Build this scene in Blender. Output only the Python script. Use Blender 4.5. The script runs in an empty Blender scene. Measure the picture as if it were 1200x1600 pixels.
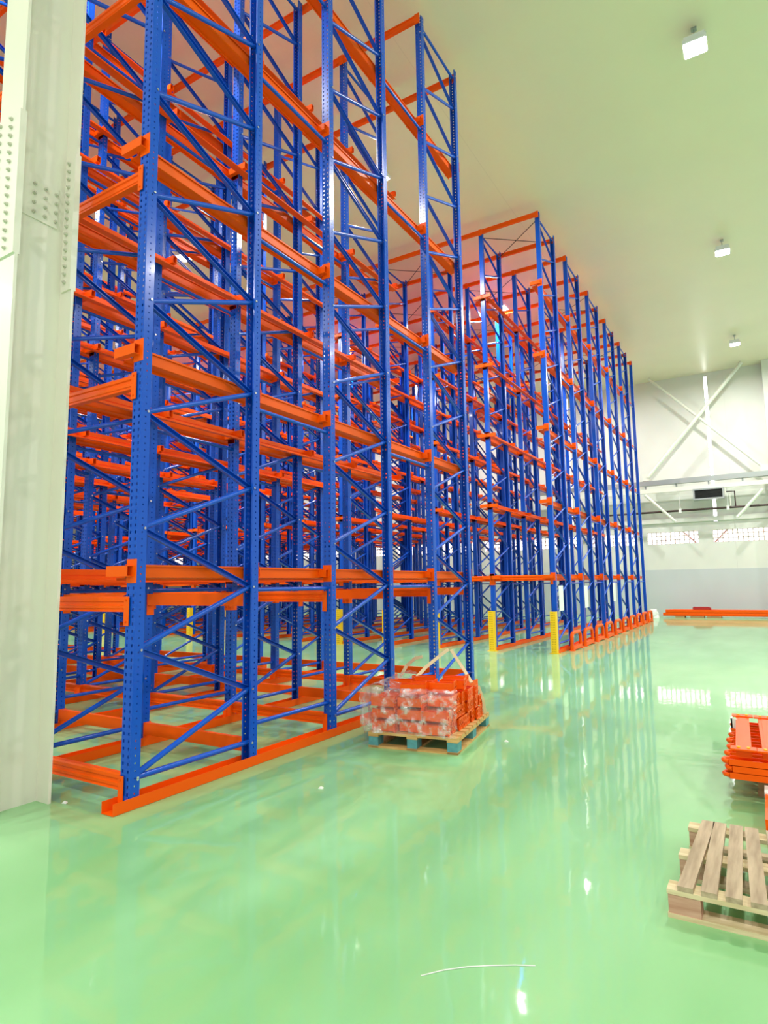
import bpy, math, random
from mathutils import Vector, Matrix

# ------------------------------------------------------------------ camera
S = bpy.context.scene
C = S.collection
cam_data = bpy.data.cameras.new('camera')
cam_data.sensor_fit = 'HORIZONTAL'
cam_data.sensor_width = 36.0
cam_data.lens = 36.0 * 974.72 / 1200.0
cam_data.clip_start = 0.05
cam_data.clip_end = 300
cam = bpy.data.objects.new('camera', cam_data)
C.objects.link(cam)
fw = Vector((-0.51555766, 0.84904, 0.11546161))
rt = Vector((0.85379051, 0.52041465, -0.01450361))
up = Vector((0.07240206, -0.09110258, 0.99320605))
M = Matrix((rt, up, -fw)).transposed().to_4x4()
M.translation = Vector((3.85587, -2.91597, 1.5))
cam.matrix_world = M
S.camera = cam

# ------------------------------------------------------------------ world, exposure
S.view_settings.view_transform = 'Standard'
S.view_settings.look = 'None'
S.view_settings.gamma = 1.0
S.view_settings.use_curve_mapping = False
S.view_settings.exposure = 0.0
W = bpy.data.worlds.new('world')
S.world = W
W.use_nodes = True
W.node_tree.nodes['Background'].inputs[0].default_value = (0.97, 0.98, 1.0, 1)
W.node_tree.nodes['Background'].inputs[1].default_value = 0.95
LAMP_WATTS = 330
SLOT_GLOW = 5.0
WINDOW_GLOW = 2.6

# ------------------------------------------------------------------ materials
def mat(name, col, rough=0.5, metal=0.0, spec=0.5, coat=0.0, var=0.0, vscale=3.0, bump=0.0, bscale=8.0, emit=None):
    m = bpy.data.materials.new(name)
    m.use_nodes = True
    nt = m.node_tree
    b = nt.nodes['Principled BSDF']
    b.inputs['Base Color'].default_value = (*col, 1)
    b.inputs['Roughness'].default_value = rough
    b.inputs['Metallic'].default_value = metal
    b.inputs['Specular IOR Level'].default_value = spec
    b.inputs['Coat Weight'].default_value = coat
    b.inputs['Coat Roughness'].default_value = 0.06
    if var or bump:
        tc = nt.nodes.new('ShaderNodeTexCoord')
        no = nt.nodes.new('ShaderNodeTexNoise')
        no.inputs['Scale'].default_value = vscale
        no.inputs['Detail'].default_value = 4
        nt.links.new(tc.outputs['Object'], no.inputs['Vector'])
        if var:
            mx = nt.nodes.new('ShaderNodeMix'); mx.data_type = 'RGBA'
            mx.inputs[6].default_value = (*[c * (1 - var) for c in col], 1)
            mx.inputs[7].default_value = (*[min(1, c * (1 + var)) for c in col], 1)
            nt.links.new(no.outputs['Fac'], mx.inputs[0])
            nt.links.new(mx.outputs[2], b.inputs['Base Color'])
        if bump:
            n2 = nt.nodes.new('ShaderNodeTexNoise')
            n2.inputs['Scale'].default_value = bscale
            nt.links.new(tc.outputs['Object'], n2.inputs['Vector'])
            bp = nt.nodes.new('ShaderNodeBump')
            bp.inputs['Strength'].default_value = bump
            bp.inputs['Distance'].default_value = 0.02
            nt.links.new(n2.outputs['Fac'], bp.inputs['Height'])
            nt.links.new(bp.outputs['Normal'], b.inputs['Normal'])
            if coat:
                nt.links.new(bp.outputs['Normal'], b.inputs['Coat Normal'])
    if emit:
        b.inputs['Emission Color'].default_value = (*emit[0], 1)
        b.inputs['Emission Strength'].default_value = emit[1]
    return m

def wood(name, c1, c2, axis=0, rough=0.7):
    m = bpy.data.materials.new(name); m.use_nodes = True
    nt = m.node_tree; b = nt.nodes['Principled BSDF']
    b.inputs['Roughness'].default_value = rough
    tc = nt.nodes.new('ShaderNodeTexCoord'); mp = nt.nodes.new('ShaderNodeMapping')
    sc = [30, 30, 30]; sc[axis] = 3
    mp.inputs['Scale'].default_value = sc
    no = nt.nodes.new('ShaderNodeTexNoise'); no.inputs['Scale'].default_value = 1.0; no.inputs['Detail'].default_value = 6
    rp = nt.nodes.new('ShaderNodeValToRGB')
    rp.color_ramp.elements[0].position = 0.3; rp.color_ramp.elements[0].color = (*c1, 1)
    rp.color_ramp.elements[1].position = 0.72; rp.color_ramp.elements[1].color = (*c2, 1)
    nt.links.new(tc.outputs['Object'], mp.inputs['Vector']); nt.links.new(mp.outputs['Vector'], no.inputs['Vector'])
    nt.links.new(no.outputs['Fac'], rp.inputs['Fac']); nt.links.new(rp.outputs['Color'], b.inputs['Base Color'])
    bp = nt.nodes.new('ShaderNodeBump'); bp.inputs['Strength'].default_value = 0.3; bp.inputs['Distance'].default_value = 0.004
    nt.links.new(no.outputs['Fac'], bp.inputs['Height']); nt.links.new(bp.outputs['Normal'], b.inputs['Normal'])
    return m

BLUE_C = (0.004, 0.088, 0.60)
ORANGE_C = (0.99, 0.115, 0.002)
BLUE = mat('blue_powder_coat', BLUE_C, rough=0.22, spec=0.3, coat=0.05)
ORANGE = mat('orange_powder_coat', ORANGE_C, rough=0.36, spec=0.16)
YELLOW = mat('yellow_guard_paint', (1.0, 0.62, 0.01), rough=0.4)
STEEL = mat('bright_zinc', (0.75, 0.77, 0.8), rough=0.25, metal=0.9)
WHITE = mat('white_plastic', (0.85, 0.86, 0.84), rough=0.5)
COLUMN = mat('cream_column_paint', (0.84, 0.80, 0.70), rough=0.35, var=0.04, vscale=2, coat=0.2)
BOLT = mat('bolt_paint', (0.62, 0.60, 0.50), rough=0.45)
PIPE_W = mat('white_steel_paint', (0.78, 0.80, 0.70), rough=0.4)
GALV = mat('galvanised_steel', (0.40, 0.43, 0.42), rough=0.4, metal=0.6)
DARKPIPE = mat('dark_brown_pipe', (0.05, 0.025, 0.02), rough=0.4)
BLACK = mat('black_grille', (0.02, 0.022, 0.02), rough=0.5)
PAPER = mat('white_paper', (0.88, 0.9, 0.88), rough=0.7)
PALLET_NEW = wood('pale_pine', (0.55, 0.28, 0.07), (0.85, 0.55, 0.22), 0)
PALLET_OLD = wood('weathered_pine', (0.34, 0.24, 0.15), (0.60, 0.46, 0.31), 1)
PALLET_PALE = wood('raw_cut_pine', (0.55, 0.40, 0.20), (0.86, 0.72, 0.48), 0)
BLOCK_PINK = wood('pink_stained_block', (0.45, 0.20, 0.13), (0.72, 0.45, 0.33), 0)
BLOCK_TEAL = mat('teal_dyed_block', (0.10, 0.33, 0.36), rough=0.7, var=0.4, vscale=20)
STRAP = mat('beige_strap', (0.78, 0.62, 0.38), rough=0.6)
SHADED_PINE = wood('dark_shaded_pine', (0.30, 0.18, 0.08), (0.5, 0.33, 0.17), 0)  # pine with under-stack shade put into its colour; timber blocks share it

def perforated(name, col):
    """powder coat with real see-through teardrop slots in two columns"""
    m = mat(name, col, rough=0.22, spec=0.3, coat=0.05)
    nt = m.node_tree; b = nt.nodes['Principled BSDF']; out = nt.nodes['Material Output']
    L = nt.links.new
    def math_(op, a, bb=None, c=None):
        n = nt.nodes.new('ShaderNodeMath'); n.operation = op
        for i, v in enumerate((a, bb, c)):
            if v is None: continue
            if isinstance(v, (int, float)): n.inputs[i].default_value = v
            else: L(v, n.inputs[i])
        return n.outputs[0]
    tc = nt.nodes.new('ShaderNodeTexCoord'); sp = nt.nodes.new('ShaderNodeSeparateXYZ')
    L(tc.outputs['Object'], sp.inputs[0])
    ge = nt.nodes.new('ShaderNodeNewGeometry'); sn = nt.nodes.new('ShaderNodeSeparateXYZ')
    L(ge.outputs['Normal'], sn.inputs[0])
    z = math_('PINGPONG', math_('ADD', sp.outputs[2], 10.0), 0.025)      # period 0.05
    zz = math_('ABSOLUTE', math_('SUBTRACT', z, 0.0125))
    # web: slots at |x| = 0.028
    ax = math_('ABSOLUTE', math_('SUBTRACT', math_('ABSOLUTE', sp.outputs[0]), 0.027))
    web = math_('MULTIPLY', math_('LESS_THAN', ax, 0.0075), math_('LESS_THAN', z, 0.0105))
    web = math_('MULTIPLY', web, math_('GREATER_THAN', math_('ABSOLUTE', sn.outputs[1]), 0.7))
    # flange: round holes at |y| = 0.012
    ay = math_('ABSOLUTE', math_('ADD', sp.outputs[1], 0.0))
    fl = math_('ADD', math_('MULTIPLY', ay, ay), math_('MULTIPLY', z, z))
    fl = math_('LESS_THAN', fl, 0.0065 ** 2)
    fl = math_('MULTIPLY', fl, math_('GREATER_THAN', math_('ABSOLUTE', sn.outputs[0]), 0.7))
    h = math_('MAXIMUM', web, fl)
    tr = nt.nodes.new('ShaderNodeBsdfTransparent'); mx = nt.nodes.new('ShaderNodeMixShader')
    L(h, mx.inputs[0]); L(b.outputs[0], mx.inputs[1]); L(tr.outputs[0], mx.inputs[2]); L(mx.outputs[0], out.inputs[0])
    return m
BLUE_PERF = perforated('blue_perforated_steel', BLUE_C)

def film_material():
    m = bpy.data.materials.new('clear_crumpled_film'); m.use_nodes = True
    nt = m.node_tree; out = nt.nodes['Material Output']; nt.nodes.remove(nt.nodes['Principled BSDF'])
    tr = nt.nodes.new('ShaderNodeBsdfTransparent'); tr.inputs[0].default_value = (0.97, 0.96, 0.96, 1)
    gl = nt.nodes.new('ShaderNodeBsdfGlossy'); gl.inputs['Roughness'].default_value = 0.15
    df = nt.nodes.new('ShaderNodeBsdfDiffuse'); df.inputs[0].default_value = (0.9, 0.88, 0.88, 1)
    tc = nt.nodes.new('ShaderNodeTexCoord'); no = nt.nodes.new('ShaderNodeTexNoise'); no.inputs['Scale'].default_value = 14; no.inputs['Detail'].default_value = 5
    nt.links.new(tc.outputs['Object'], no.inputs['Vector'])
    bp = nt.nodes.new('ShaderNodeBump'); bp.inputs['Strength'].default_value = 1.0; bp.inputs['Distance'].default_value = 0.05
    nt.links.new(no.outputs['Fac'], bp.inputs['Height']); nt.links.new(bp.outputs[0], gl.inputs['Normal'])
    rp = nt.nodes.new('ShaderNodeValToRGB'); rp.color_ramp.elements[0].position = 0.5; rp.color_ramp.elements[1].position = 0.68
    nt.links.new(no.outputs['Fac'], rp.inputs[0])
    m1 = nt.nodes.new('ShaderNodeMixShader'); m1.inputs[0].default_value = 0.4
    nt.links.new(gl.outputs[0], m1.inputs[1]); nt.links.new(df.outputs[0], m1.inputs[2])
    mul = nt.nodes.new('ShaderNodeMath'); mul.operation = 'MULTIPLY_ADD'; mul.inputs[1].default_value = 0.55; mul.inputs[2].default_value = 0.12
    nt.links.new(rp.outputs[0], mul.inputs[0])
    m2 = nt.nodes.new('ShaderNodeMixShader'); nt.links.new(mul.outputs[0], m2.inputs[0])
    nt.links.new(tr.outputs[0], m2.inputs[1]); nt.links.new(m1.outputs[0], m2.inputs[2]); nt.links.new(m2.outputs[0], out.inputs[0])
    return m
FILM = film_material()

# ------------------------------------------------------------------ mesh helpers
class MB:
    def __init__(s): s.v = []; s.f = []; s.mi = []; s.sm = []
    def add(s, vs, fs, mi=0, sm=False):
        o = len(s.v); s.v += [tuple(v) for v in vs]
        for f in fs: s.f.append([i + o for i in f]); s.mi.append(mi); s.sm.append(sm)
    def box(s, x0, x1, y0, y1, z0, z1, mi=0):
        vs = [(x, y, z) for z in (z0, z1) for y in (y0, y1) for x in (x0, x1)]
        s.add(vs, [(0, 2, 3, 1), (4, 5, 7, 6), (0, 1, 5, 4), (2, 6, 7, 3), (0, 4, 6, 2), (1, 3, 7, 5)], mi)
    def bar(s, a, b, w, h, upv=(0, 0, 1), mi=0):
        """rectangular bar from a to b, w across, h along upv"""
        a = Vector(a); b = Vector(b); d = (b - a).normalized(); u = Vector(upv)
        x = d.cross(u)
        if x.length < 1e-4: x = d.cross(Vector((1, 0, 0)))
        x.normalize(); y = x.cross(d).normalized()
        vs = []
        for p in (a, b):
            for sx, sy in ((-1, -1), (1, -1), (1, 1), (-1, 1)):
                vs.append(p + x * sx * w / 2 + y * sy * h / 2)
        s.add(vs, [(3, 2, 1, 0), (4, 5, 6, 7), (0, 1, 5, 4), (1, 2, 6, 5), (2, 3, 7, 6), (3, 0, 4, 7)], mi)
    def tube(s, pts, r, n=10, mi=0, cap=True):
        pts = [Vector(p) for p in pts]; rings = []
        prev = None
        for i, p in enumerate(pts):
            d = (pts[min(i + 1, len(pts) - 1)] - pts[max(i - 1, 0)]).normalized()
            if prev is None:
                x = d.orthogonal().normalized()
            else:
                x = (prev - d * prev.dot(d)).normalized()
            prev = x; y = d.cross(x)
            rings.append([p + (x * math.cos(2 * math.pi * k / n) + y * math.sin(2 * math.pi * k / n)) * r for k in range(n)])
        vs = [q for g in rings for q in g]; fs = []
        for i in range(len(pts) - 1):
            for k in range(n):
                k2 = (k + 1) % n
                fs.append((i * n + k, i * n + k2, (i + 1) * n + k2, (i + 1) * n + k))
        s.add(vs, fs, mi, True)
        if cap:
            s.add(rings[0], [tuple(range(n))[::-1]], mi); s.add(rings[-1], [tuple(range(n))], mi)
    def sweep(s, prof, a, b, frame, mi=0):
        """extrude closed 2D profile; frame = (u, v) vectors; a, b start / end points"""
        u, v = Vector(frame[0]), Vector(frame[1]); a = Vector(a); b = Vector(b); n = len(prof)
        vs = [a + u * p[0] + v * p[1] for p in prof] + [b + u * p[0] + v * p[1] for p in prof]
        fs = [(i, (i + 1) % n, n + (i + 1) % n, n + i) for i in range(n)]
        fs += [tuple(range(n))[::-1], tuple(range(n, 2 * n))]
        s.add(vs, fs, mi)
    def mesh(s, name, mats):
        me = bpy.data.meshes.new(name); me.from_pydata(s.v, [], s.f)
        for m in (mats if isinstance(mats, (list, tuple)) else [mats]): me.materials.append(m)
        me.polygons.foreach_set('material_index', s.mi); me.polygons.foreach_set('use_smooth', s.sm)
        me.update()
        return me
    def build(s, name, mats, parent=None, loc=(0, 0, 0), rot=None):
        return place(s.mesh(name, mats), name, parent, loc, rot)

def recalc(me):
    import bmesh
    bm = bmesh.new(); bm.from_mesh(me); bmesh.ops.recalc_face_normals(bm, faces=bm.faces); bm.to_mesh(me); bm.free()
    return me
def place(me, name, parent=None, loc=(0, 0, 0), rot=None):
    o = bpy.data.objects.new(name, me); C.objects.link(o); o.location = loc
    if rot: o.rotation_euler = rot
    if parent: o.parent = parent
    return o
def thing(name, label, cat, loc=(0, 0, 0), group=None, rot=None):
    o = place(None, name, None, loc, rot)
    return tag(o, label, cat, group)
def tag(o, label, cat, group=None, kind=None):
    o['label'] = label; o['category'] = cat
    if group: o['group'] = group
    if kind: o['kind'] = kind
    return o
def struct(o):
    o['kind'] = 'structure'; return o
KIDS = {}
def children(o):
    return KIDS.get(o.name, [])
def kid(o, parent):
    KIDS.setdefault(parent.name, []).append(o); return o
def part(me, name, parent, loc=(0, 0, 0), rot=None):
    return kid(place(me, name, parent, loc, rot), parent)
def copy_tree(o, loc=None, parent=None):
    c = o.copy(); C.objects.link(c); c.parent = parent
    if loc is not None: c.location = loc
    for ch in children(o):
        kid(copy_tree(ch, None, c), c)
    return c
ORD = ['first', 'second', 'third', 'fourth', 'fifth', 'sixth', 'seventh', 'eighth', 'ninth', 'tenth', 'eleventh', 'twelfth',
       'thirteenth', 'fourteenth', 'fifteenth', 'sixteenth', 'seventeenth', 'eighteenth', 'nineteenth', 'twentieth', 'twenty-first']
LV = ['lowest', 'second-lowest', 'middle', 'second-highest', 'highest']

# ------------------------------------------------------------------ layout numbers (metres)
FD, FG, PITCH = 1.1708, 1.1609, 1.3893          # frame depth, gap between frames, row spacing
LEVELS = [1.6216, 3.2535, 4.9012, 6.5759, 8.2627]
TOP = 9.9636
FAR_Y = 10.515
CEIL = 10.25
WALL_Y = 26.2
NEAR_ROWS, FAR_ROWS = 9, 20
near_y = [(i // 2) * (FD + FG) + (i % 2) * FD for i in range(6)]
far_y = [FAR_Y + (i // 2) * (1.1696 + 1.1534) + (i % 2) * 1.1696 for i in range(11)]

# ------------------------------------------------------------------ structure: floor, ceiling, walls
def floor_material():
    m = mat('green_epoxy', (0.27, 0.66, 0.33), rough=0.6, spec=0.3, coat=0.75)
    nt = m.node_tree; b = nt.nodes['Principled BSDF']; L = nt.links.new
    b.inputs['Coat Roughness'].default_value = 0.04
    tc = nt.nodes.new('ShaderNodeTexCoord')
    n1 = nt.nodes.new('ShaderNodeTexNoise'); n1.inputs['Scale'].default_value = 0.55; n1.inputs['Detail'].default_value = 3
    mp = nt.nodes.new('ShaderNodeMapping'); mp.inputs['Scale'].default_value = (1.6, 0.5, 1); mp.inputs['Rotation'].default_value = (0, 0, 0.6)
    L(tc.outputs['Object'], mp.inputs[0]); L(mp.outputs[0], n1.inputs[0])
    rp = nt.nodes.new('ShaderNodeValToRGB')
    rp.color_ramp.elements[0].position = 0.33; rp.color_ramp.elements[0].color = (0.23, 0.53, 0.22, 1)
    rp.color_ramp.elements[1].position = 0.68; rp.color_ramp.elements[1].color = (0.32, 0.64, 0.31, 1)
    L(n1.outputs['Fac'], rp.inputs[0]); L(rp.outputs[0], b.inputs['Base Color'])
    n2 = nt.nodes.new('ShaderNodeTexNoise'); n2.inputs['Scale'].default_value = 5.0; n2.inputs['Detail'].default_value = 2
    L(tc.outputs['Object'], n2.inputs[0])
    bp = nt.nodes.new('ShaderNodeBump'); bp.inputs['Strength'].default_value = 0.05; bp.inputs['Distance'].default_value = 0.02
    L(n2.outputs['Fac'], bp.inputs['Height']); L(bp.outputs[0], b.inputs['Coat Normal']); 
    return m
def panel_material(name, col, rough, axis, width, offset=None):
    """sandwich panels: thin recessed joints at a fixed spacing"""
    m = mat(name, col, rough=rough)
    nt = m.node_tree; b = nt.nodes['Principled BSDF']; L = nt.links.new
    tc = nt.nodes.new('ShaderNodeTexCoord'); sp = nt.nodes.new('ShaderNodeSeparateXYZ'); L(tc.outputs['Object'], sp.inputs[0])
    pp = nt.nodes.new('ShaderNodeMath'); pp.operation = 'PINGPONG'; pp.inputs[1].default_value = width / 2
    ad = nt.nodes.new('ShaderNodeMath'); ad.operation = 'ADD'; ad.inputs[1].default_value = 100 * width + (0.5 * width if offset is None else offset)
    L(sp.outputs[axis], ad.inputs[0]); L(ad.outputs[0], pp.inputs[0])
    lt = nt.nodes.new('ShaderNodeMath'); lt.operation = 'LESS_THAN'; lt.inputs[1].default_value = 0.006
    L(pp.outputs[0], lt.inputs[0])
    no = nt.nodes.new('ShaderNodeTexNoise'); no.inputs['Scale'].default_value = 0.7; L(tc.outputs['Object'], no.inputs[0])
    m1 = nt.nodes.new('ShaderNodeMix'); m1.data_type = 'RGBA'
    m1.inputs[6].default_value = (*[c * 0.96 for c in col], 1); m1.inputs[7].default_value = (*[min(1, c * 1.03) for c in col], 1)
    L(no.outputs['Fac'], m1.inputs[0])
    m2 = nt.nodes.new('ShaderNodeMix'); m2.data_type = 'RGBA'; m2.inputs[7].default_value = (*[c * 0.9 for c in col], 1)
    L(lt.outputs[0], m2.inputs[0]); L(m1.outputs[2], m2.inputs[6]); L(m2.outputs[2], b.inputs['Base Color'])
    return m
FLOOR = floor_material()
CEILM = panel_material('ceiling_panels', (0.88, 0.80, 0.62), 0.35, 0, 8.8, 0.65)
WALLM = panel_material('white_wall_panels', (0.75, 0.76, 0.70), 0.45, 0, 5.8)
WAINS = mat('pale_grey_wall_paint', (0.58, 0.62, 0.64), rough=0.4)

b = MB(); b.box(-34, 16, -14, WALL_Y + .3, -.2, 0); struct(b.build('floor', FLOOR))
b = MB(); b.box(-34, 16, -14, WALL_Y + .3, CEIL, CEIL + .2); struct(b.build('ceiling', CEILM))
# far wall with openings for the window band (z 3.05-3.56) and the tall light slots
slots = [2.24 - 5.88 * k for k in range(6)]
wins = []
x = 2.09 + 2.53
while x > -34:
    wins.append((x, x + 2.0)); x -= 2.53
def wall_rect(mb, x0, x1, z0, z1):
    mb.box(x0, x1, WALL_Y, WALL_Y + .25, z0, z1)
mb = MB()
X0, X1 = -34, 16
wall_rect(mb, X0, X1, 1.95, 3.04)
xs = sorted(wins)
cur = X0
for a, c_ in xs:
    a = max(a, X0)
    if a > cur: wall_rect(mb, cur, a, 3.04, 3.56)
    cur = c_
wall_rect(mb, cur, X1, 3.04, 3.56)
wall_rect(mb, X0, X1, 3.56, 3.88)
cur = X0
for s_ in sorted(slots):
    wall_rect(mb, cur, s_ - .06, 3.88, 10.12); cur = s_ + .06
wall_rect(mb, cur, X1, 3.88, 10.12)
wall_rect(mb, X0, X1, 10.12, CEIL)
struct(mb.build('wall_back', WALLM))
mb = MB(); mb.box(X0, X1, WALL_Y - .012, WALL_Y + .25, 0, 1.95); struct(mb.build('trim_1', WAINS))       # grey painted lower wall
mb = MB(); mb.box(X0, X1, WALL_Y - .10, WALL_Y, 3.93, 4.12); struct(mb.build('trim_2', WALLM))          # ledge above the window band
mb = MB(); mb.box(X0 - .25, X0, -14, WALL_Y + .3, 0, CEIL); struct(mb.build('wall_left', WALLM))
# windows with a small square grid
GLOW = mat('daylight_pane', (0.9, 0.9, 0.9), rough=0.4, emit=((1.0, 1.0, 1.0), WINDOW_GLOW))
SLOTG = mat('bright_light_slot', (0.95, 0.95, 0.95), rough=0.4, emit=((1.0, 1.0, 1.0), SLOT_GLOW))
MULL = mat('pinkish_window_grid', (0.78, 0.64, 0.60), rough=0.5)
REDB = mat('red_brace_outside', (0.55, 0.16, 0.12), rough=0.6)
pm = MB(); pm.box(0, 2.0, .16, .18, 0, .52)
gm = MB()
for k in range(12): gm.box(k * 2.0 / 11 - .02, k * 2.0 / 11 + .02, .10, .13, 0, .52)
for k in range(4): gm.box(0, 2.0, .10, .13, k * .52 / 3 - .02, k * .52 / 3 + .02)
pane_me = pm.mesh('pane', GLOW); grid_me = gm.mesh('grid', MULL)
for n, (a, c_) in enumerate(wins):
    if a < X0: continue
    w = struct(place(grid_me, 'window_%d' % (n + 1), None, (a, WALL_Y, 3.04)))
    place(pane_me, 'pane', w)
    d = MB()
    if n % 2 == 1: d.bar((.05, .145, -.0), (.55, .145, .52), .03, .05)
    else: d.bar((1.40, .145, .52), (1.9, .145, 0), .03, .05)
    d.build('red_brace', REDB, w)
for n, s_ in enumerate(slots):
    mb = MB(); mb.box(-.06, .06, .05, .08, 3.88, 10.12)
    w = struct(mb.build('window_%d' % (40 + n), SLOTG, None, (s_, WALL_Y, 0)))
    mb = MB()
    for k in range(7): mb.box(-.06, .06, .0, .05, 3.88 + k * 1.04 - .02, 3.88 + k * 1.04 + .02)
    mb.build('mullion', GALV, w)

# ------------------------------------------------------------------ ceiling lamps
LAMP_FACE = mat('lamp_face', (1, 1, 1), rough=0.3, emit=((1.0, 0.97, 0.99), 60.0))
LAMP_BODY = mat('lamp_housing', (0.82, 0.82, 0.84), rough=0.35)
b = MB(); b.box(-.17, .17, -.17, .17, .0, .07)
for k in range(9): b.box(-.15, .15, -.15 + k * .035, -.135 + k * .035, .07, .13)
body_me = b.mesh('housing', LAMP_BODY)
b = MB(); b.box(-.145, .145, -.145, .145, -.012, 0); face_me = b.mesh('light_face', LAMP_FACE)
b = MB(); b.tube([(0, 0, .13), (0, 0, .34)], .008, 6); b.box(-.04, .04, -.04, .04, .31, .34); rod_me = b.mesh('hanging_rod', GALV)
cols = [(9.4, 'right of the open floor'), (3.5, 'over the open green floor'), (-2.42, 'over the right-hand racks'), (-8.3, 'over the middle racks'),
        (-14.2, 'over the left racks'), (-20.1, 'over the leftmost racks')]
rows_l = [(-7.3, 'behind the camera'), (.05, 'level with the white column'), (7.42, 'above the cross aisle'), (14.75, 'above the far rack middle'), (22.2, 'near the end wall')]
for lx, ln in cols:
    for ly, lr in rows_l:
        if lx > 0 and ly == .05: continue
        t = thing('high_bay_lamp', 'square white high bay lamp %s, %s' % (ln, lr), 'lamp', (lx - (.23 if ly > 20 and lx < 0 else .10 if ly > 14 and lx < 0 else 0), ly, CEIL - .34), 'high bay lamps under the ceiling')
        part(body_me, 'housing', t); part(face_me, 'light_face', t); part(rod_me, 'hanging_rod', t)
        ld = bpy.data.lights.new('high_bay_light', 'AREA'); ld.shape = 'SQUARE'; ld.size = .3; ld.energy = LAMP_WATTS; ld.color = (1.0, .97, .94)
        lo = bpy.data.objects.new('high_bay_light', ld); C.objects.link(lo); lo.parent = t; lo.location = (0, 0, -.03)

# ------------------------------------------------------------------ steel building column (H section) on the left
cx0, cx1, cy0, cy1 = -.88, -.57, -.67, -.215
t = thing('steel_column', 'cream painted steel H column with bolted splice plates, left edge', 'column', ((cx0 + cx1) / 2, (cy0 + cy1) / 2, 0))
ox, oy = (cx0 + cx1) / 2, (cy0 + cy1) / 2
hx, hy = (cx1 - cx0) / 2, (cy1 - cy0) / 2
b = MB(); b.box(-hx, hx, -hy, -hy + .022, 0, CEIL); part(b.mesh('flange', COLUMN), 'flange', t)
b = MB(); b.box(-hx, hx, hy - .022, hy, 0, CEIL); part(b.mesh('flange', COLUMN), 'flange', t)
b = MB(); b.box(-.008, .008, -hy + .022, hy - .022, 0, CEIL); part(b.mesh('web', COLUMN), 'web', t)
b = MB(); b.box(-hx, hx, -hy - .014, -hy, 3.90, 5.02); sp_near = part(b.mesh('splice_plate', COLUMN), 'splice_plate', t)
b = MB(); b.box(-hx, hx, hy, hy + .014, 3.80, 4.93); part(b.mesh('splice_plate', COLUMN), 'splice_plate', t)
b = MB(); b.box(.008, .020, -.16, .15, 4.31, 4.66); sp_web = part(b.mesh('web_plate', COLUMN), 'web_plate', t)
b = MB(); b.box(.035, hx, hy - .034, hy - .022, 3.80, 4.93); sp_far = part(b.mesh('inner_plate', COLUMN), 'inner_plate', t)
b = MB(); b.box(.035, hx, -hy + .022, -hy + .034, 3.90, 5.02); part(b.mesh('inner_plate', COLUMN), 'inner_plate', t)
def hexbolt(mb, p, ax):
    p = Vector(p); a = Vector(ax)
    mb.tube([p, p + a * .013], .015, 6); mb.tube([p + a * .011, p + a * .024], .009, 6)
b = MB(); hexbolt(b, (0, 0, 0), (0, -1, 0)); bolt_y = b.mesh('bolt', BOLT)
b = MB(); hexbolt(b, (0, 0, 0), (1, 0, 0)); bolt_x = b.mesh('bolt', BOLT)
for k in range(16):
    for xx in (.045, -.105): part(bolt_y, 'bolt', sp_near, (xx, -hy - .014, 3.96 + k * .0675))
    part(bolt_y, 'bolt', sp_far, (.085, hy - .034, 3.87 + k * .066))
for yy in (-.04, .045, .13):
    for k in range(4): part(bolt_x, 'bolt', sp_web, (.020, yy, 4.36 + k * .075))

# ------------------------------------------------------------------ end wall steelwork, pipes, air handler
YW = 25.45
def ybar(name, label, cat, a, b_, r, m, n=12):
    mb = MB(); mb.tube([a, b_], r, n)
    return tag(mb.build(name, m), label, cat)
ybar('cross_brace', 'white round diagonal brace rising right to the ceiling on the end wall', 'brace', (-.15, YW, 5.86), (3.62, YW, 10.2), .075, PIPE_W)
ybar('cross_brace', 'white round diagonal brace falling right from ceiling to girder, end wall', 'brace', (.10, YW + .18, 10.22), (4.10, YW + .18, 5.86), .055, PIPE_W)
ybar('cross_brace', 'short white diagonal brace below the girder beside the blue rack end', 'brace', (-.31, YW, 5.12), (.80, YW, 3.92), .06, PIPE_W)
ybar('cross_brace', 'short white diagonal brace below the girder at the right edge', 'brace', (3.05, YW, 3.95), (4.0, YW, 5.0), .06, PIPE_W)
for (x_, z_, lab) in ((-.25, 5.86, 'left foot of the white cross bracing'), (4.1, 5.78, 'right foot of the white cross bracing')):
    mb = MB(); mb.box(x_ - .12, x_ + .12, YW - .02, YW + .2, z_ - .12, z_ + .16)
    tag(mb.build('gusset_plate', PIPE_W), 'white steel gusset plate at the ' + lab, 'plate')
t = thing('wall_girder', 'pale steel girder running across the end wall above the air handler', 'girder', (-10, YW, 5.2))
mb = MB(); mb.box(0, 24, -.12, .12, .30, .50); part(mb.mesh('top_rail', GALV), 'top_rail', t)
mb = MB(); mb.box(0, 24, -.05, .05, -.02, .16); part(mb.mesh('bottom_rail', PIPE_W), 'bottom_rail', t)
for k in range(20):
    mb = MB(); mb.box(k * 1.2 + .1, k * 1.2 + .16, -.04, .04, .16, .30); part(mb.mesh('post', GALV), 'post', t)
t = thing('air_handler', 'wall air handler with dark grille hanging under the girder', 'air conditioner', (2.10, YW - .15, 4.74))
mb = MB(); mb.box(-.56, .56, 0, .4, 0, .06); mb.box(-.56, .56, 0, .4, .40, .46); mb.box(-.56, -.50, 0, .4, .06, .40); mb.box(.50, .56, 0, .4, .06, .40); mb.box(-.5, .5, .3, .4, .06, .4)
part(mb.mesh('casing', GALV), 'casing', t)
mb = MB(); mb.box(-.5, .5, .08, .12, .06, .40)
for k in range(7): mb.box(-.5, .5, .03, .06, .085 + k * .045, .10 + k * .045)
part(mb.mesh('grille', BLACK), 'grille', t)
for s_ in (-1, 1):
    mb = MB(); mb.tube([(s_ * .5, .2, .46), (s_ * .5, .2, .52)], .015, 6); part(mb.mesh('hanger', GALV), 'hanger', t)
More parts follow.
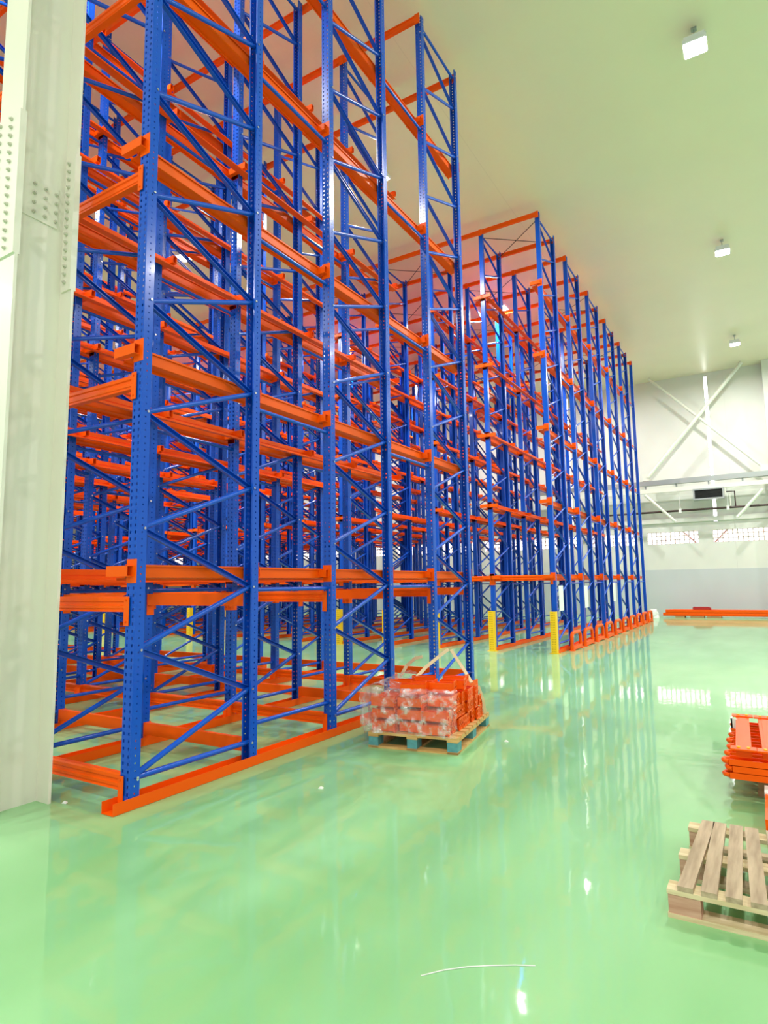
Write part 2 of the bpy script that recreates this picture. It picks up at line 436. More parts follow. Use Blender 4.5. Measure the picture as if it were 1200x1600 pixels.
mb = MB(); mb.tube([(-10, YW + .1, 4.36), (6.5, YW + .1, 4.38)], .045, 10)
tag(mb.build('dark_pipe', DARKPIPE), 'dark brown pipe running along the end wall below the air handler', 'pipe')
mb = MB(); mb.tube([(2.72, YW + .1, 5.02), (3.02, YW + .1, 5.02), (3.02, YW + .1, 4.42)], .028, 8)
tag(mb.build('drain_pipe', DARKPIPE), 'short dark drain pipe dropping from the air handler', 'pipe')
mb = MB(); mb.tube([(2.68, YW, 4.9), (2.85, YW, 4.9), (2.85, YW, 4.42)], .018, 8)
tag(mb.build('conduit', PIPE_W), 'thin white conduit bent down right of the air handler', 'pipe')
for i, x_ in enumerate((1.0, 2.75)):
    mb = MB(); mb.box(x_ - .05, x_ + .05, YW + .04, YW + .16, 4.28, 4.46); mb.tube([(x_, YW + .1, 4.4), (x_, YW + .1, 5.2)], .01, 6)
    tag(mb.build('pipe_hanger', WHITE), 'white pipe hanger on the dark pipe, %s of the air handler' % ('left' if i == 0 else 'right'), 'bracket')
# boxed column at the right
mb = MB(); mb.box(4.30, 4.85, WALL_Y - .5, WALL_Y, 0, CEIL)
struct(mb.build('trim_3', WALLM))

# ------------------------------------------------------------------ rack members
T_ = .004
def c_profile():
    """upright section in (x, y): web on the -y side, flanges to +y, small lips"""
    w, d, t, lip = .05, .04, .0035, .016
    return [(-w, -d), (w, -d), (w, d), (w - lip, d), (w - lip, d - t), (w - t, d - t), (w - t, -d + t), (-w + t, -d + t), (-w + t, d - t), (-w + lip, d - t), (-w + lip, d), (-w, d)]
def upright_mesh(flip, m, z0=.02, z1=TOP):
    p = [(x, -y if flip else y) for x, y in c_profile()]
    mb = MB(); mb.sweep(p, (0, 0, z0), (0, 0, z1), ((1, 0, 0), (0, 1, 0)))
    return recalc(mb.mesh('upright', m))
UP_A, UP_B = upright_mesh(False, BLUE_PERF), upright_mesh(True, BLUE_PERF)
UF_A, UF_B = upright_mesh(False, BLUE), upright_mesh(True, BLUE)
b = MB(); b.box(-.047, .047, -.06, .06, .005, .012); b.box(-.046, .046, -.045, -.041, .012, .09)
for s_ in (-1, 1): b.tube([(s_ * .03, -.052, .012), (s_ * .03, -.052, .03)], .009, 6)
FOOT = b.mesh('foot_plate', BLUE)
def brace_nodes(depth):
    zs = []; k = 0
    z = .20
    while z < TOP - .1:
        zs.append(z); z += .4325
    return [((k % 2) * depth, z) for k, z in enumerate(zs)]
def brace_mb(mb, a, b_, bolts=True):
    ya, yb = a[0], b_[0]
    dy = .018 if yb > ya else -.018
    A, B = Vector((0, ya + dy, a[1])), Vector((0, yb - dy, b_[1]))
    if yb > ya:
        mb.tube([A, B], .021, 10)
    else:                                   # channel with its open side to +x
        n = (B - A).normalized().cross(Vector((1, 0, 0)))
        o = Vector((-.016, 0, 0)); mb.bar(A + o, B + o, .042, .004, (1, 0, 0))
        for s_ in (-1, 1): mb.bar(A + n * s_ * .019, B + n * s_ * .019, .004, .034, (1, 0, 0))
    if bolts:
        for (y, z) in (a, b_):
            y2 = y + (.020 if y < .3 else -.020)
            mb.tube([(-.056, y2, z), (.057, y2, z)], .010, 6, 1)
def member_meshes(depth):
    ns = brace_nodes(depth); out = []
    mb = MB(); brace_mb(mb, (0, .19), (depth, .19)); out.append(('horizontal_brace', mb.mesh('horizontal_brace', [BLUE, STEEL])))
    for a, b_ in zip(ns[:-1], ns[1:]):
        mb = MB(); brace_mb(mb, a, b_); out.append(('diagonal_brace', mb.mesh('diagonal_brace', [BLUE, STEEL])))
    mb = MB(); brace_mb(mb, (0, TOP - .12), (depth, TOP - .12)); out.append(('horizontal_brace', mb.mesh('horizontal_brace', [BLUE, STEEL])))
    return out
def joined_bracing(depth):
    mb = MB(); ns = brace_nodes(depth); brace_mb(mb, (0, .19), (depth, .19), False)
    for a, b_ in zip(ns[:-1], ns[1:]): brace_mb(mb, a, b_, False)
    brace_mb(mb, (0, TOP - .12), (depth, TOP - .12), False)
    return mb.mesh('bracing', BLUE)
ARM_L = .215
def arm_mb(mb, side, face, z=0.0):
    """face -1: on the -y side of the upright"""
    y0 = face * .040; y1 = face * .044
    ya, yb = min(y0, y1), max(y0, y1)
    mb.box(-.052, .054, ya, yb, z - .085, z + .085)
    # hollow arm
    yo0, yo1 = sorted((face * .044, face * .094))
    x0, x1 = (side * ARM_L, -side * .02)
    x0, x1 = min(x0, x1), max(x0, x1)
    mb.box(x0, x1, yo0, yo1, z - .038, z - .034); mb.box(x0, x1, yo0, yo1, z + .034, z + .038)
    mb.box(x0, x1, yo0, yo0 + .004, z - .034, z + .034); mb.box(x0, x1, yo1 - .004, yo1, z - .034, z + .034)
ARM = {}
for s_ in (-1, 1):
    for f_ in (-1, 1):
        mb = MB(); arm_mb(mb, s_, f_); ARM[(s_, f_)] = mb.mesh('support_arm', ORANGE)
ARMSET = {}
for f_ in (-1, 1):
    mb = MB()
    for s_ in (-1, 1): arm_mb(mb, s_, f_)
    ARMSET[f_] = mb.mesh('support_arm', ORANGE)
def spacer_mesh(gap, z):
    mb = MB(); mb.tube([(0, .03, z), (0, gap - .03, z)], .019, 10); return mb.mesh('spacer_tie', BLUE)
SPZ = [.33] + [z - .15 for z in LEVELS]
SP_NEAR = [spacer_mesh(FG, z) for z in SPZ]
SP_FAR = [spacer_mesh(1.1534, z) for z in SPZ]
def make_frame(depth, detailed, sides, perf, spacers):
    t = thing('upright_frame', '', 'rack frame')
    u1 = part(UP_A if perf else UF_A, 'upright', t); u2 = part(UP_B if perf else UF_B, 'upright', t, (0, depth, 0))
    if detailed:
        part(FOOT, 'foot_plate', u1); part(FOOT, 'foot_plate', u2, (0, 0, 0), (0, 0, math.pi))
        for n, me in MEM[depth]: part(me, n, t)
        for z in LEVELS:
            for s_ in sides:
                part(ARM[(s_, -1)], 'support_arm', t, (0, 0, z)); part(ARM[(s_, 1)], 'support_arm', t, (0, depth, z))
        if spacers:
            for me in spacers: part(me, 'spacer_tie', t, (0, depth, 0))
    else:
        part(JOIN, 'bracing', t)
        for z in LEVELS:
            part(ARMSET[-1], 'support_arm', t, (0, 0, z)); part(ARMSET[1], 'support_arm', t, (0, depth, z))
        if spacers:
            for me in spacers: part(me, 'spacer_tie', t, (0, depth, 0))
    return t
MEM = {FD: member_meshes(FD), 1.1696: member_meshes(1.1696)}
JOIN = joined_bracing(1.1696)
def relabel(o, label, group):
    o['label'] = label; o['group'] = group
protos = {}
def put_frame(key, args, loc, label, group):
    if key not in protos:
        protos[key] = o = make_frame(*args); o.location = loc
    else:
        o = copy_tree(protos[key], loc)
    relabel(o, label, group); return o
for r in range(NEAR_ROWS):
    sides = (-1,) if r == 0 else (-1, 1)
    for i in range(3):
        where = ['nearest', 'middle', 'rearmost'][i]
        rown = 'outer row facing open floor' if r == 0 else '%s row from right' % ORD[r]
        put_frame(('n', r == 0, i == 2), (FD, True, sides, True, SP_NEAR if i < 2 else None), (-r * PITCH, near_y[2 * i], 0),
                  'blue perforated rack frame, %s in %s, near rack' % (where, rown), 'upright frames of the near rack')
for r in range(FAR_ROWS):
    sides = (-1,) if r == 0 else (-1, 1)
    for i in range(5):
        rown = 'outer row beside hoops' if r == 0 else '%s row from right' % ORD[r]
        det = r < 3
        put_frame(('f', r == 0, det), (1.1696, det, sides, False, SP_FAR), (-.05 - r * PITCH, far_y[2 * i], 0),
                  'blue rack frame, %s from aisle in %s, far rack' % (ORD[i], rown), 'upright frames of the far rack')
# single posts closing the far rows
post = place(UF_A, 'end_post', None, (-.05, far_y[10], 0)); tag(post, 'single blue post closing the outer row of the far rack by the end wall', 'rack post', 'end posts of the far rack')
for r in range(1, FAR_ROWS):
    o = post.copy(); C.objects.link(o); o.location = (-.05 - r * PITCH, far_y[10], 0)
    o['label'] = 'single blue post closing the %s row from the right of the far rack' % ORD[r]

# floor channels (U section)
def channel_mesh(length):
    w, h, t = .062, .078, .005
    p = [(-w, 0), (w, 0), (w, h), (w - t, h), (w - t, t), (-w + t, t), (-w + t, h), (-w, h)]
    mb = MB(); mb.sweep(p, (0, 0, 0), (0, length, 0), ((1, 0, 0), (0, 0, 1))); return recalc(mb.mesh('floor_channel', ORANGE))
nc = channel_mesh(near_y[5] + .30); fc = channel_mesh(far_y[10] - far_y[0] + .25)
for r in range(NEAR_ROWS):
    o = place(nc, 'floor_channel', None, (-r * PITCH, -.17, .002))
    tag(o, 'orange floor channel under the %s of the near rack' % ('outer row facing the open floor' if r == 0 else ORD[r] + ' row from the right'), 'channel', 'floor channels of the near rack')
for r in range(FAR_ROWS):
    o = place(fc, 'floor_channel', None, (-.05 - r * PITCH, far_y[0] - .10, .002))
    tag(o, 'orange floor channel under the %s of the far rack' % ('outer row beside the hoops' if r == 0 else ORD[r] + ' row from the right'), 'channel', 'floor channels of the far rack')

# pallet rails along the rows
LEDGE = .176
def rail_mesh(length, side):
    s = side; t = .0035
    # from the web at x = .075 to the ledge at .205, with lip down and a rolled top edge
    pts = [(.078, .095), (.062, .095), (.062, .080), (.062 + t, .080), (.062 + t, .095 - t), (.078 - t, .095 - t), (.078 - t, 0), (.088, -.004),
           (LEDGE, -.004), (LEDGE, -.022), (LEDGE + .014, -.022), (LEDGE + .014, -.022 + t), (LEDGE + t, -.022 + t), (LEDGE + t, 0), (.092, 0), (.078, .006)]
    p = [(s * x, z) for x, z in pts]
    mb = MB(); mb.sweep(p, (0, 0, 0), (0, length, 0), ((1, 0, 0), (0, 0, 1)))
    # stiffening rib along the web
    x0, x1 = sorted((s * .078, s * .084)); mb.box(x0, x1, 0, length, .045, .065)
    return recalc(mb.mesh('pallet_rail', ORANGE))
for blk, nrow, x0, y0, y1 in (('near', NEAR_ROWS, 0, near_y[0] - .035, near_y[5] + .14), ('far', FAR_ROWS, -.05, far_y[0] - .035, far_y[10] + .05)):
    RM = {s_: rail_mesh(y1 - y0, s_) for s_ in (-1, 1)}
    for r in range(nrow):
        for s_ in ((-1,) if r == 0 else (-1, 1)):
            for k, z in enumerate(LEVELS):
                o = place(RM[s_], 'pallet_rail', None, (x0 - r * PITCH, y0, z - .045))
                rown = 'outer row' if r == 0 else '%s row from right' % ORD[r]
                tag(o, 'orange pallet rail, %s level, %s side of %s, %s rack' % (LV[k], 'left' if s_ < 0 else 'right', rown, blk), 'rail', 'pallet rails of the %s rack' % blk)

# cross beams between neighbouring rows
def beam_mesh(down):
    """stepped box beam along x from 0 to PITCH with end connectors, front on -y"""
    L_ = PITCH - .104; x0 = .052
    mb = MB()
    p = [(-.025, -.055), (.025, -.055), (.025, .055), (-.014, .055), (-.025, .044), (-.025, .022), (-.015, .016), (-.015, -.006), (-.025, -.012), (-.025, -.030), (-.018, -.036), (-.018, -.046), (-.025, -.052)]
    mb.sweep(p, (x0, 0, 0), (x0 + L_, 0, 0), ((0, 1, 0), (0, 0, 1)))
    me = recalc(mb.mesh('beam', ORANGE))
    mc = MB(); mc.box(0, .004, -.05, .03, -.15, .055); mc.box(-.05, .004, -.054, -.050, -.15, .055)
    for z in (-.12, .03): mc.tube([(-.02, -.054, z), (-.02, -.062, z)], .007, 6)
    c1 = mc.mesh('end_connector', ORANGE)
    mc = MB(); mc.box(-.004, 0, -.05, .03, -.15, .055); mc.box(-.004, .05, -.054, -.050, -.15, .055)
    for z in (-.12, .03): mc.tube([(.02, -.054, z), (.02, -.062, z)], .007, 6)
    c2 = mc.mesh('end_connector', ORANGE)
    return me, c1, c2
BM, BC1, BC2 = beam_mesh(True)
def make_beam():
    t = thing('cross_beam', '', 'beam')
    part(BM, 'beam', t); part(BC1, 'end_connector', t, (.052, 0, 0)); part(BC2, 'end_connector', t, (PITCH - .052, 0, 0))
    return t
beam0 = None
def put_beam(xl, y, z, back, label, group):
    """xl: x of the left post; back: connectors wrap the +y face"""
    global beam0
    loc = (xl + (PITCH if back else 0), y, z)
    if beam0 is None: beam0 = o = make_beam(); o.location = loc
    else: o = copy_tree(beam0, loc)
    if back: o.rotation_euler = (0, 0, math.pi)
    relabel(o, label, group)
BAYY = ['at the front', 'at the second posts', 'at the third posts', 'at the fourth posts', 'at the fifth posts', 'at the rear']
for r in range(NEAR_ROWS - 1):
    lane = 'outermost lane' if r == 0 else '%s lane from right' % ORD[r]
    for i, y in enumerate(near_y):
        yy = y + (.0 if i % 2 else .0)
        put_beam(-(r + 1) * PITCH, yy, .165, bool(i % 2), 'orange floor-level cross beam %s, %s, near rack' % (BAYY[i], lane), 'floor beams of the near rack')
        put_beam(-(r + 1) * PITCH, yy, LEVELS[0] - .235, bool(i % 2), 'orange eye-level cross beam %s, %s, near rack' % (BAYY[i], lane), 'first level beams of the near rack')
    for k in (1, 2, 3, 4):
        put_beam(-(r + 1) * PITCH, 0, LEVELS[k] - .22, False, 'orange front cross beam below the %s level, %s, near rack' % (LV[k], lane), 'upper front beams of the near rack')
for r in range(FAR_ROWS - 1):
    lane = 'outermost lane' if r == 0 else '%s lane from right' % ORD[r]
    put_beam(-.05 - (r + 1) * PITCH, far_y[0] - .0, LEVELS[0] - .02, False, 'orange cross beam along the aisle front of the %s, far rack' % lane, 'front beams of the far rack')
# top ties: one long member over every line of posts
def tie(name, x0, x1, y, z, label, group):
    mb = MB(); mb.box(x0, x1, -.022, .022, -.05, .05); mb.box(x0, x1, -.03, -.022, -.05, -.03); mb.box(x0, x1, -.03, -.022, .03, .05)
    n = int(round((x1 - x0) / PITCH))
    for k in range(n + 1): mb.box(x1 - k * PITCH - .06 , x1 - k * PITCH + .02, -.034, -.022, -.09, .06)
    o = mb.build(name, ORANGE, None, (0, y, z)); tag(o, label, 'beam', group)
for i, y in enumerate(near_y):
    tie('top_tie_beam', -(NEAR_ROWS - 1) * PITCH - .02, .03, y + (-.07 if i % 2 == 0 else .07), TOP - .07, 'long orange tie beam along the top of the near rack, %s post line from camera' % ORD[i], 'top ties of the near rack')
for i, y in enumerate(far_y):
    tie('top_tie_beam', -.05 - (FAR_ROWS - 1) * PITCH - .02, -.02, y + (-.07 if i % 2 == 0 else .07), TOP - .07, 'long orange tie beam along the top of the far rack, %s post line from aisle' % ORD[i], 'top ties of the far rack')
# thin rods across the top of the far rack
for r in range(0, 8):
    for i in range(0, 9, 2):
        if (r + i // 2) % 2: continue
        mb = MB(); xa = -.05 - r * PITCH
        mb.tube([(xa, far_y[i], TOP - .15), (xa - PITCH, far_y[i + 1], TOP - .15)], .009, 6)
        mb.tube([(xa - PITCH, far_y[i], TOP - .17), (xa, far_y[i + 1], TOP - .17)], .009, 6)
        tag(mb.build('tie_rod_cross', BLACK), 'thin crossed tie rods on far rack top, %s lane from right, %s bay' % (ORD[r], ORD[i // 2]), 'rod', 'crossed tie rods on the far rack')
# rods crossing behind the lower rack rows (rear bracing)

# yellow column guards on the aisle side of the far rack
mb = MB()
p = [(-.062, .07), (-.062, -.060), (.062, -.060), (.062, .07), (.057, .07), (.057, -.055), (-.057, -.055), (-.057, .07)]
mb.sweep(p, (0, 0, 0), (0, 0, .88), ((1, 0, 0), (0, 1, 0)))
for k in range(17):
    z = .04 + k * .05
    for xx in (-.03, 0.0, .03): mb.box(xx - .006, xx + .006, -.0615, -.0600, z, z + .02, 1)
for s_ in (-1, 1): mb.box(s_ * .085 - .025, s_ * .085 + .025, -.05, .05, 0, .008)
gme = recalc(mb.mesh('column_guard', [YELLOW, mat('guard_slot', (.45, .25, .01), .6)]))
for r in range(FAR_ROWS):
    o = place(gme, 'column_guard', None, (-.05 - r * PITCH, far_y[0] - .14, 0))
    tag(o, 'yellow column guard at the foot of the %s, far rack' % ('outermost front post' if r == 0 else ORD[r] + ' post from right'), 'guard', 'yellow column guards')
# orange guard hoops along the outer side of the far rack
mb = MB()
pts = [(0, -.37, 0), (0, -.37, .24)] + [(0, -.37 + .14 * (1 - math.cos(a)), .24 + .14 * math.sin(a)) for a in (math.pi / 8, math.pi / 4, 3 * math.pi / 8, math.pi / 2)]
pts += [(0, .23 + .14 * math.sin(a), .24 + .14 * math.cos(a)) for a in (0, math.pi / 8, math.pi / 4, 3 * math.pi / 8, math.pi / 2)] + [(0, .37, 0)]
mb.tube(pts, .040, 10); hoop_t = mb.mesh('hoop', ORANGE)
mb = MB(); mb.box(-.04, .04, -.35, .35, .02, .10); hoop_b = mb.mesh('low_bar', ORANGE)
mb = MB(); mb.box(-.06, .06, -.07, .07, 0, .01); hoop_f = mb.mesh('base_plate', ORANGE)
h0 = None
for i in range(10):
    loc = (.125, far_y[i + 1] - .25, 0)
    if h0 is None:
        h0 = o = thing('guard_hoop', '', 'guard', loc, 'orange guard hoops beside the far rack')
        part(hoop_t, 'hoop', o); part(hoop_b, 'low_bar', o); part(hoop_f, 'base_plate', o, (0, -.37, 0)); part(hoop_f, 'base_plate', o, (0, .37, 0))
    else: o = copy_tree(h0, loc)
    o['label'] = 'low orange guard hoop beside the far rack, %s from the yellow guard' % ORD[i]
# white papers fixed to the outer posts
for k, (i, dy, z0) in enumerate(((0, .30, .88), (2, .20, .86), (5, .10, .92))):
    mb = MB(); mb.box(-.002, .002, -.17, .17, 0, .54)
    o = mb.build('paper_sheet', PAPER, None, (.008, far_y[i] + dy, z0))
    tag(o, 'white paper sheet hanging on the outer side of the far rack, %s from the aisle' % ORD[k], 'sign', 'white papers on the far rack')

# ------------------------------------------------------------------ wooden pallets
def pallet(label, loc, rotz, Lx, Ly, nslat, slat_w, mats, taper=None, group=None, inset=0.0):
    """top slats run along y, stringer boards along x"""
    top_m, side_m, block_m, corner_m = mats
    t = thing('wooden_pallet', label, 'pallet', loc, group, (0, 0, rotz))
    for y in (0, Ly / 2 - .05, Ly - .10):
        mb = MB(); mb.box(0, Lx, y, y + .10, 0, .02); part(mb.mesh('bottom_board', side_m), 'bottom_board', t)
        mb = MB(); mb.box(0, Lx, y, y + .10, .10, .12); part(mb.mesh('stringer_board', side_m), 'stringer_board', t)
        for x_ in (0, Lx / 2 - .07, Lx - .14):
            mb = MB(); mb.box(x_ + .004, x_ + .136, y + .003, y + .097, .02, .10)
            part(mb.mesh('block', corner_m if x_ != Lx / 2 - .07 or y == 0 else block_m), 'block', t)
    for k in range(nslat):
        x_ = inset + k * (Lx - slat_w - 2 * inset) / (nslat - 1)
        mb = MB(); dx = taper[k] if taper else 0
        vs = [(x_, 0, .12), (x_ + slat_w, 0, .12), (x_ + slat_w + dx, Ly, .12), (x_ + dx, Ly, .12)]
        vs += [(a, b_, .142) for a, b_, c_ in vs]
        mb.add(vs, [(3, 2, 1, 0), (4, 5, 6, 7), (0, 1, 5, 4), (1, 2, 6, 5), (2, 3, 7, 6), (3, 0, 4, 7)])
        part(mb.mesh('top_slat', top_m), 'top_slat', t)
    return t
# weathered pallet, lower right
pallet('weathered wooden pallet with gaps between slats on green floor at lower right', (3.37, .29, 0), -.01, 1.2, .92, 12, .064,
       (PALLET_OLD, PALLET_PALE, PALLET_PALE, BLOCK_PINK), taper=[.02, -.018, -.032, -.055, -.05, -.05, -.05, -.04, -.04, -.03, -.03, -.03], inset=.045)
# pale pallet in the middle carrying the brackets: slats run along its short side
PX, PY, PA = 1.43, 2.27, math.radians(8.9)
t = thing('wooden_pallet', 'pale wooden pallet with teal blocks carrying orange brackets beside the near rack', 'pallet', (PX, PY, 0), None, (0, 0, PA))
PW, PL = .86, 1.22          # local -x width, +y length
for x_ in (-PW, -PW / 2 - .05, -.10):
    mb = MB(); mb.box(x_, x_ + .10, 0, PL, 0, .02); part(mb.mesh('bottom_board', PALLET_NEW), 'bottom_board', t)
    mb = MB(); mb.box(x_, x_ + .10, 0, PL, .10, .12); part(mb.mesh('stringer_board', PALLET_NEW), 'stringer_board', t)
    for y_ in (0, PL / 2 - .07, PL - .14):
        mb = MB(); mb.box(x_ + .003, x_ + .097, y_ + .003, y_ + .137, .02, .10); part(mb.mesh('block', BLOCK_TEAL), 'block', t)
for y_ in (0, PL - .10):
    mb = MB(); mb.box(-PW, 0, y_, y_ + .1, -.0, .018); part(mb.mesh('bottom_board', PALLET_NEW), 'bottom_board', t)
for k in range(9):
    y_ = k * (PL - .10) / 8
    mb = MB(); mb.box(-PW, 0, y_, y_ + .10, .12, .142); part(mb.mesh('top_slat', PALLET_NEW), 'top_slat', t)

# orange support brackets stacked on it
def bracket_meshes():
    mb = MB(); L_ = .235
    mb.box(-.045, .045, 0, L_, 0, .004); mb.box(-.045, -.041, 0, L_, 0, .085); mb.box(.041, .045, 0, L_, 0, .085)
    mb.box(-.045, -.030, 0, L_, .081, .085); mb.box(.030, .045, 0, L_, .081, .085)
    arm = mb.mesh('arm_channel', ORANGE)
    mb = MB(); w = .06
    # end plate with four slots: built as a frame so the slots are open
    mb.box(-w, w, -.006, 0, -.004, .012); mb.box(-w, w, -.006, 0, .088, .104); mb.box(-w, w, -.006, 0, .04, .055)
    mb.box(-w, -w + .02, -.006, 0, .012, .088); mb.box(w - .02, w, -.006, 0, .012, .088); mb.box(-.012, .012, -.006, 0, .012, .088)
    plate = mb.mesh('slotted_plate', ORANGE)
    return arm, plate
BA, BP = bracket_meshes()
br0 = thing('support_bracket', '', 'bracket', (0, 0, 0), 'orange brackets on the pale pallet')
part(BA, 'arm_channel', br0); part(BP, 'slotted_plate', br0)
used_b = [False]
PM = Matrix.Translation((PX, PY, 0)) @ Matrix.Rotation(PA, 4, 'Z')
def put_bracket(x_, y_, z_, rz, rx, label, ry=0):
    if used_b[0]: o = copy_tree(br0)
    else: o = br0; used_b[0] = True
    p = PM @ Vector((x_, y_, z_)); o.location = p; o.rotation_euler = (rx, ry, PA + rz); o['label'] = label
rnd = random.Random(4)
colnames = ['left', 'middle', 'right']
lay = ['bottom', 'middle', 'top']
for c_ in range(3):
    for r_ in range(8):
        for k in range(3):
            if r_ == 7 and k == 2: continue
            if c_ == 2 and r_ == 0 and k == 2: continue
            wob = .16 if r_ == 0 else .05
            put_bracket(-PW + .262 + c_ * .252 + (.01 * r_ if c_ == 2 else 0) + rnd.uniform(-.01, .01), .075 + r_ * .130 + (.03 if c_ == 1 and r_ == 0 else 0), .148 + k * .112,
                        math.pi / 2 + rnd.uniform(-wob, wob) * (1 if r_ else .6), 0, 'orange slotted bracket, %s column, %s from front, %s layer on the pale pallet' % (colnames[c_], ORD[r_], lay[k]))
for c_, (x_, y_, rz, ry) in enumerate([(-.34, .16, .25, 0), (-.30, .34, .1, 0), (-.10, .30, .05, 0), (-.55, .42, .5, 0), (-.06, .50, .1, 0), (-.10, .72, -.05, 0), (-.42, .70, .3, 0)]):
    put_bracket(x_, y_, .488, math.pi / 2 + rz, 0, 'orange slotted bracket lying loose on the stack, %s from the front' % ORD[c_])
# blue cap piece on the left of the stack
mb = MB(); mb.box(-.10, .10, -.06, .06, 0, .012); mb.box(-.10, -.094, -.06, .06, .012, .045); mb.box(.094, .10, -.06, .06, .012, .045)
p = PM @ Vector((-.74, .46, .490)); o = mb.build('blue_bracket', BLUE, None, p, (0, 0, .6)); tag(o, 'small blue steel bracket lying on top of the orange bracket stack', 'bracket')
# clear film pulled over the left and front of the stack
def film(name, label, nx, ny, fn, loc, rz):
    mb = MB(); vs = [fn(i / nx, j / ny) for j in range(ny + 1) for i in range(nx + 1)]
    fs = [(j * (nx + 1) + i, j * (nx + 1) + i + 1, (j + 1) * (nx + 1) + i + 1, (j + 1) * (nx + 1) + i) for j in range(ny) for i in range(nx)]
    mb.add(vs, fs, 0, True); o = mb.build(name, FILM, None, loc, (0, 0, rz)); tag(o, label, 'film'); return o
r2 = random.Random(9)
def f1(u, v):
    # drape: v 0 = hem beside pallet, rises over the left side, across the top
    y = .02 + u * .9 + r2.uniform(-.012, .012)
    s = v * 1.0
    if s < .45: x_, z_ = -PW - .07 + r2.uniform(-.022, .022) + .03 * math.sin(u * 17), .02 + s * 1.06
    else: x_, z_ = -PW - .05 + (s - .45) * .85, .52 + .05 * math.sin((s - .45) * 9) + r2.uniform(0, .022) 
    return (x_, y, z_)
film('plastic_film', 'crumpled clear plastic film draped over the left side of the bracket stack', 26, 22, f1, (PX, PY, 0), PA)
def f2(u, v):
    x_ = -PW - .06 + u * .93 + r2.uniform(-.01, .01)
    z_ = .15 + v * .40 + r2.uniform(-.01, .01)
    y_ = -.035 - .025 * abs(math.sin(u * 13 + v * 3)) + r2.uniform(-.012, .012) + max(0, v - .9) * .5
    return (x_, y_, z_)
film('plastic_film', 'crumpled clear plastic film hanging across the front of the bracket stack', 30, 12, f2, (PX, PY, 0), PA)
# beige straps standing out of the stack
def ribbon(label, pts, w=.034):
    mb = MB()
    P = [Vector(p) for p in pts]
    for a, b_ in zip(P[:-1], P[1:]): mb.bar(a, b_ + (b_ - a).normalized() * .004, w, .008, (.5, -.8, .3))
    o = mb.build('beige_strap', STRAP, None, (PX, PY, 0), (0, 0, PA)); tag(o, label, 'strap')
ribbon('beige strap looping up at the back left of the bracket stack', [(-.90, .95, .50), (-.84, 1.0, .62), (-.74, 1.0, .70), (-.66, 1.0, .72)])
ribbon('beige strap bent upwards over the middle of the bracket stack', [(-.62, .62, .53), (-.55, .80, .64), (-.46, .95, .73), (-.38, 1.05, .80)])
ribbon('beige strap crossing down the right side of the bracket stack', [(-.34, 1.02, .80), (-.26, .98, .70), (-.17, .92, .60), (-.08, .84, .50)])
ribbon('beige strap hanging from the right end of the stack to the pallet', [(-.05, 1.0, .44), (-.01, 1.02, .30), (.0, 1.05, .16)], .03)

# ------------------------------------------------------------------ orange parts stacked at the right edge
pallet('wooden pallet, coloured dark for shade, mostly hidden under orange parts at the right edge', (3.70, 2.30, 0), 0, 1.0, 1.1, 7, .095, (SHADED_PINE, SHADED_PINE, SHADED_PINE, SHADED_PINE))
k = 0
for layer in range(3):
    n = 7
    for j in range(n):
        y_ = 2.17 + j * .205; z_ = .145 + layer * .045
        mb = MB()
        pr = [(-.055, 0), (.055, 0), (.055, .040), (.050, .040), (.050, .005), (-.050, .005), (-.050, .040), (-.055, .040)]
        xl = 3.545 + (layer % 2) * .02 + (j % 3) * .006
        mb.sweep(pr, (0, 0, 0), (1.0, 0, 0), ((0, 1, 0), (0, 0, 1)))
        mb.tube([(-.0, -.045, .02), (-.028, -.03, .02), (-.035, 0, .02), (-.028, .03, .02), (-.0, .045, .02)], .016, 8)
        o = recalc(mb.mesh('orange_channel', ORANGE)); o = place(o, 'orange_channel', None, (xl, y_, z_))
        tag(o, 'orange steel channel with rounded end, %s layer, %s from the front, right edge' % (['bottom', 'middle', 'top'][layer], ORD[j]), 'channel', 'orange channels stacked at the right edge')
for k, x_ in enumerate((3.64, 3.80, 3.96)):
    t = thing('flat_frame', 'orange box beam with bolted ends lying on top of the stack, %s from the left' % ORD[k], 'beam', (x_, 2.10, .285), 'box beams on the stack at the right edge', (0, 0, .035))
    mb = MB(); mb.box(-.048, .048, .05, 1.24, 0, .055); mb.box(-.026, .026, .12, 1.17, .055, .059); part(mb.mesh('beam', ORANGE), 'beam', t)
    for y_ in (0, 1.19):
        mb = MB(); mb.box(-.078, .078, y_, y_ + .10, .055, .066)
        for s_ in (-1, 1): mb.tube([(s_ * .03, y_ + .05, .066), (s_ * .03, y_ + .05, .074)], .011, 8, 1)
        part(mb.mesh('end_plate', [ORANGE, YELLOW]), 'end_plate', t)
mb = MB(); mb.box(0, .05, 0, .012, 0, .20); mb.box(0, .012, 0, .10, .08, .20)
tag(mb.build('paper_wrap', PAPER, None, (3.515, 3.18, .145)), 'piece of white wrapping at the far corner of the orange stack', 'wrap')
t = thing('orange_beam', 'orange beam with white wrapped end on the floor at the right edge', 'beam', (3.80, 1.42, 0))
mb = MB(); mb.box(-.05, .08, 0, .56, .0, .13); part(mb.mesh('beam', ORANGE), 'beam', t)
mb = MB(); mb.box(-.054, .084, .50, .66, -.0, .14); part(mb.mesh('wrapped_end', WHITE), 'wrapped_end', t)

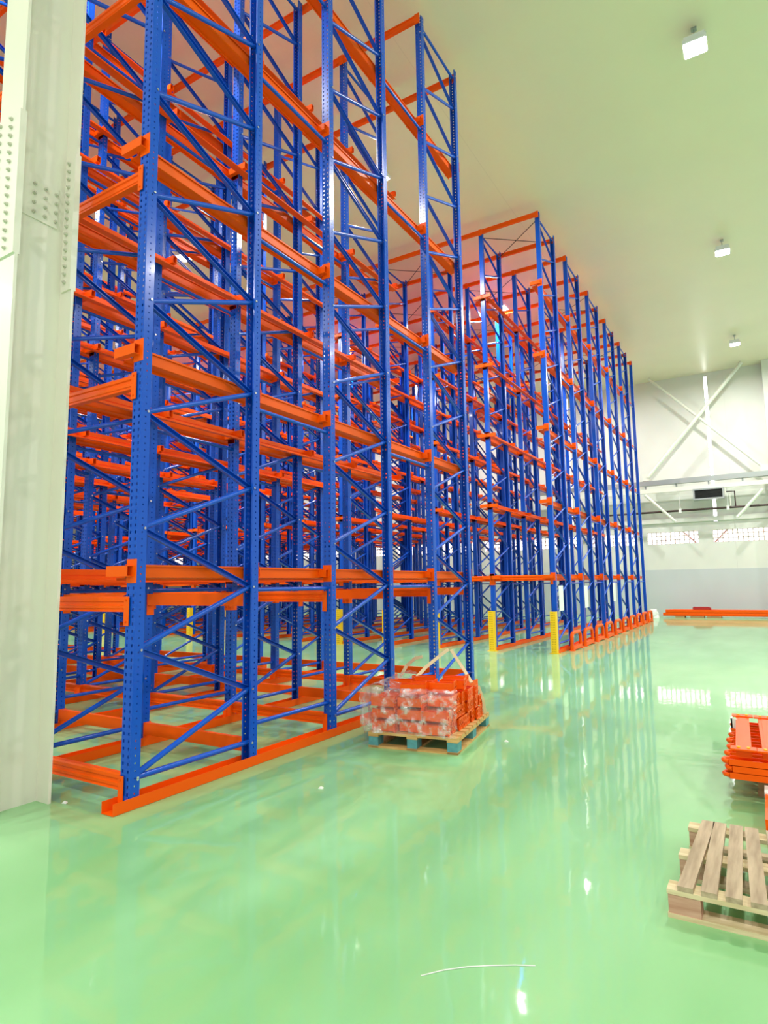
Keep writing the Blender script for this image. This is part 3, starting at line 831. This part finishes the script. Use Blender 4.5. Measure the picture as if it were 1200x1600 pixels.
# ------------------------------------------------------------------ beams lying along the end wall
n = 0
for layer in range(2):
    for j in range(3):
        mb = MB(); mb.box(0, 5.6 - .3 * layer, -.06, .06, 0, .12); mb.box(0, 5.6 - .3 * layer, -.068, -.06, .03, .09)
        o = mb.build('long_beam', ORANGE, None, (.15 + .12 * j + .1 * layer, 25.1 + j * .16, .07 + layer * .125))
        tag(o, 'long orange beam on the floor by the end wall, %s layer, %s' % (['lower', 'upper'][layer], ['nearest', 'middle', 'against the wall'][j]), 'beam', 'long beams lying by the end wall')
for i, x_ in enumerate((.6, 1.15, 1.75, 4.2)):
    mb = MB(); mb.box(x_, x_ + .5 if i else x_ + .35, 25.0, 25.5, 0, .068)
    tag(mb.build('timber_block', SHADED_PINE), 'timber block under the long orange beams, %s from the rack' % ORD[i], 'block', 'timber blocks under the long beams')
mb = MB(); mb.box(0, .65, 0, .2, 0, .08); mb.box(0.02, .6, .05, .25, .08, .11)
tag(mb.build('red_bundle', mat('dark_red_paint', (.42, .02, .02), .5), None, (1.25, 25.1, .321)), 'dark red bundle lying on top of the long orange beams', 'bundle')
mb = MB(); r3 = random.Random(3)
vs = []; nx = 7
for j in range(5):
    for i in range(8):
        a = i / 8 * 2 * math.pi; rr = (.24 - .03 * j) * (1 + r3.uniform(-.2, .2)); vs.append((rr * math.cos(a), rr * .7 * math.sin(a), j * .085))
fs = [(j * 8 + i, j * 8 + (i + 1) % 8, (j + 1) * 8 + (i + 1) % 8, (j + 1) * 8 + i) for j in range(4) for i in range(8)] + [tuple(range(32, 40)), tuple(range(8))[::-1]]
mb.add(vs, fs); tag(mb.build('white_sack', PAPER, None, (-.20, 25.0, 0)), 'white crumpled sack on the floor between rack end and long beams', 'sack')
# scratch on the floor, added as a thin white strip; bits of litter
mb = MB()
P = [(2.61, -.64), (2.67, -.565), (2.74, -.50), (2.82, -.445), (2.90, -.395), (2.97, -.36)]
for a, b_ in zip(P[:-1], P[1:]): mb.bar((a[0], a[1], .002), (b_[0], b_[1], .002), .005, .002)
tag(mb.build('white_scratch', WHITE), 'thin white scratch on the green floor in the foreground', 'scratch')
for i, (x_, y_, lab) in enumerate([(-.50, -.18, 'at the foot of the white column'), (1.62, 2.9, 'right of the pale pallet'), (.9, .95, 'on the floor in front of the near rack')]):
    mb = MB(); mb.add([(0, 0, 0), (.04, .01, 0), (.03, .03, .006), (-.005, .02, .004), (.015, .015, .018)], [(0, 1, 4), (1, 2, 4), (2, 3, 4), (3, 0, 4), (3, 2, 1, 0)])
    tag(mb.build('litter_scrap', PAPER, None, (x_, y_, 0.001)), 'tiny white scrap ' + lab, 'scrap')
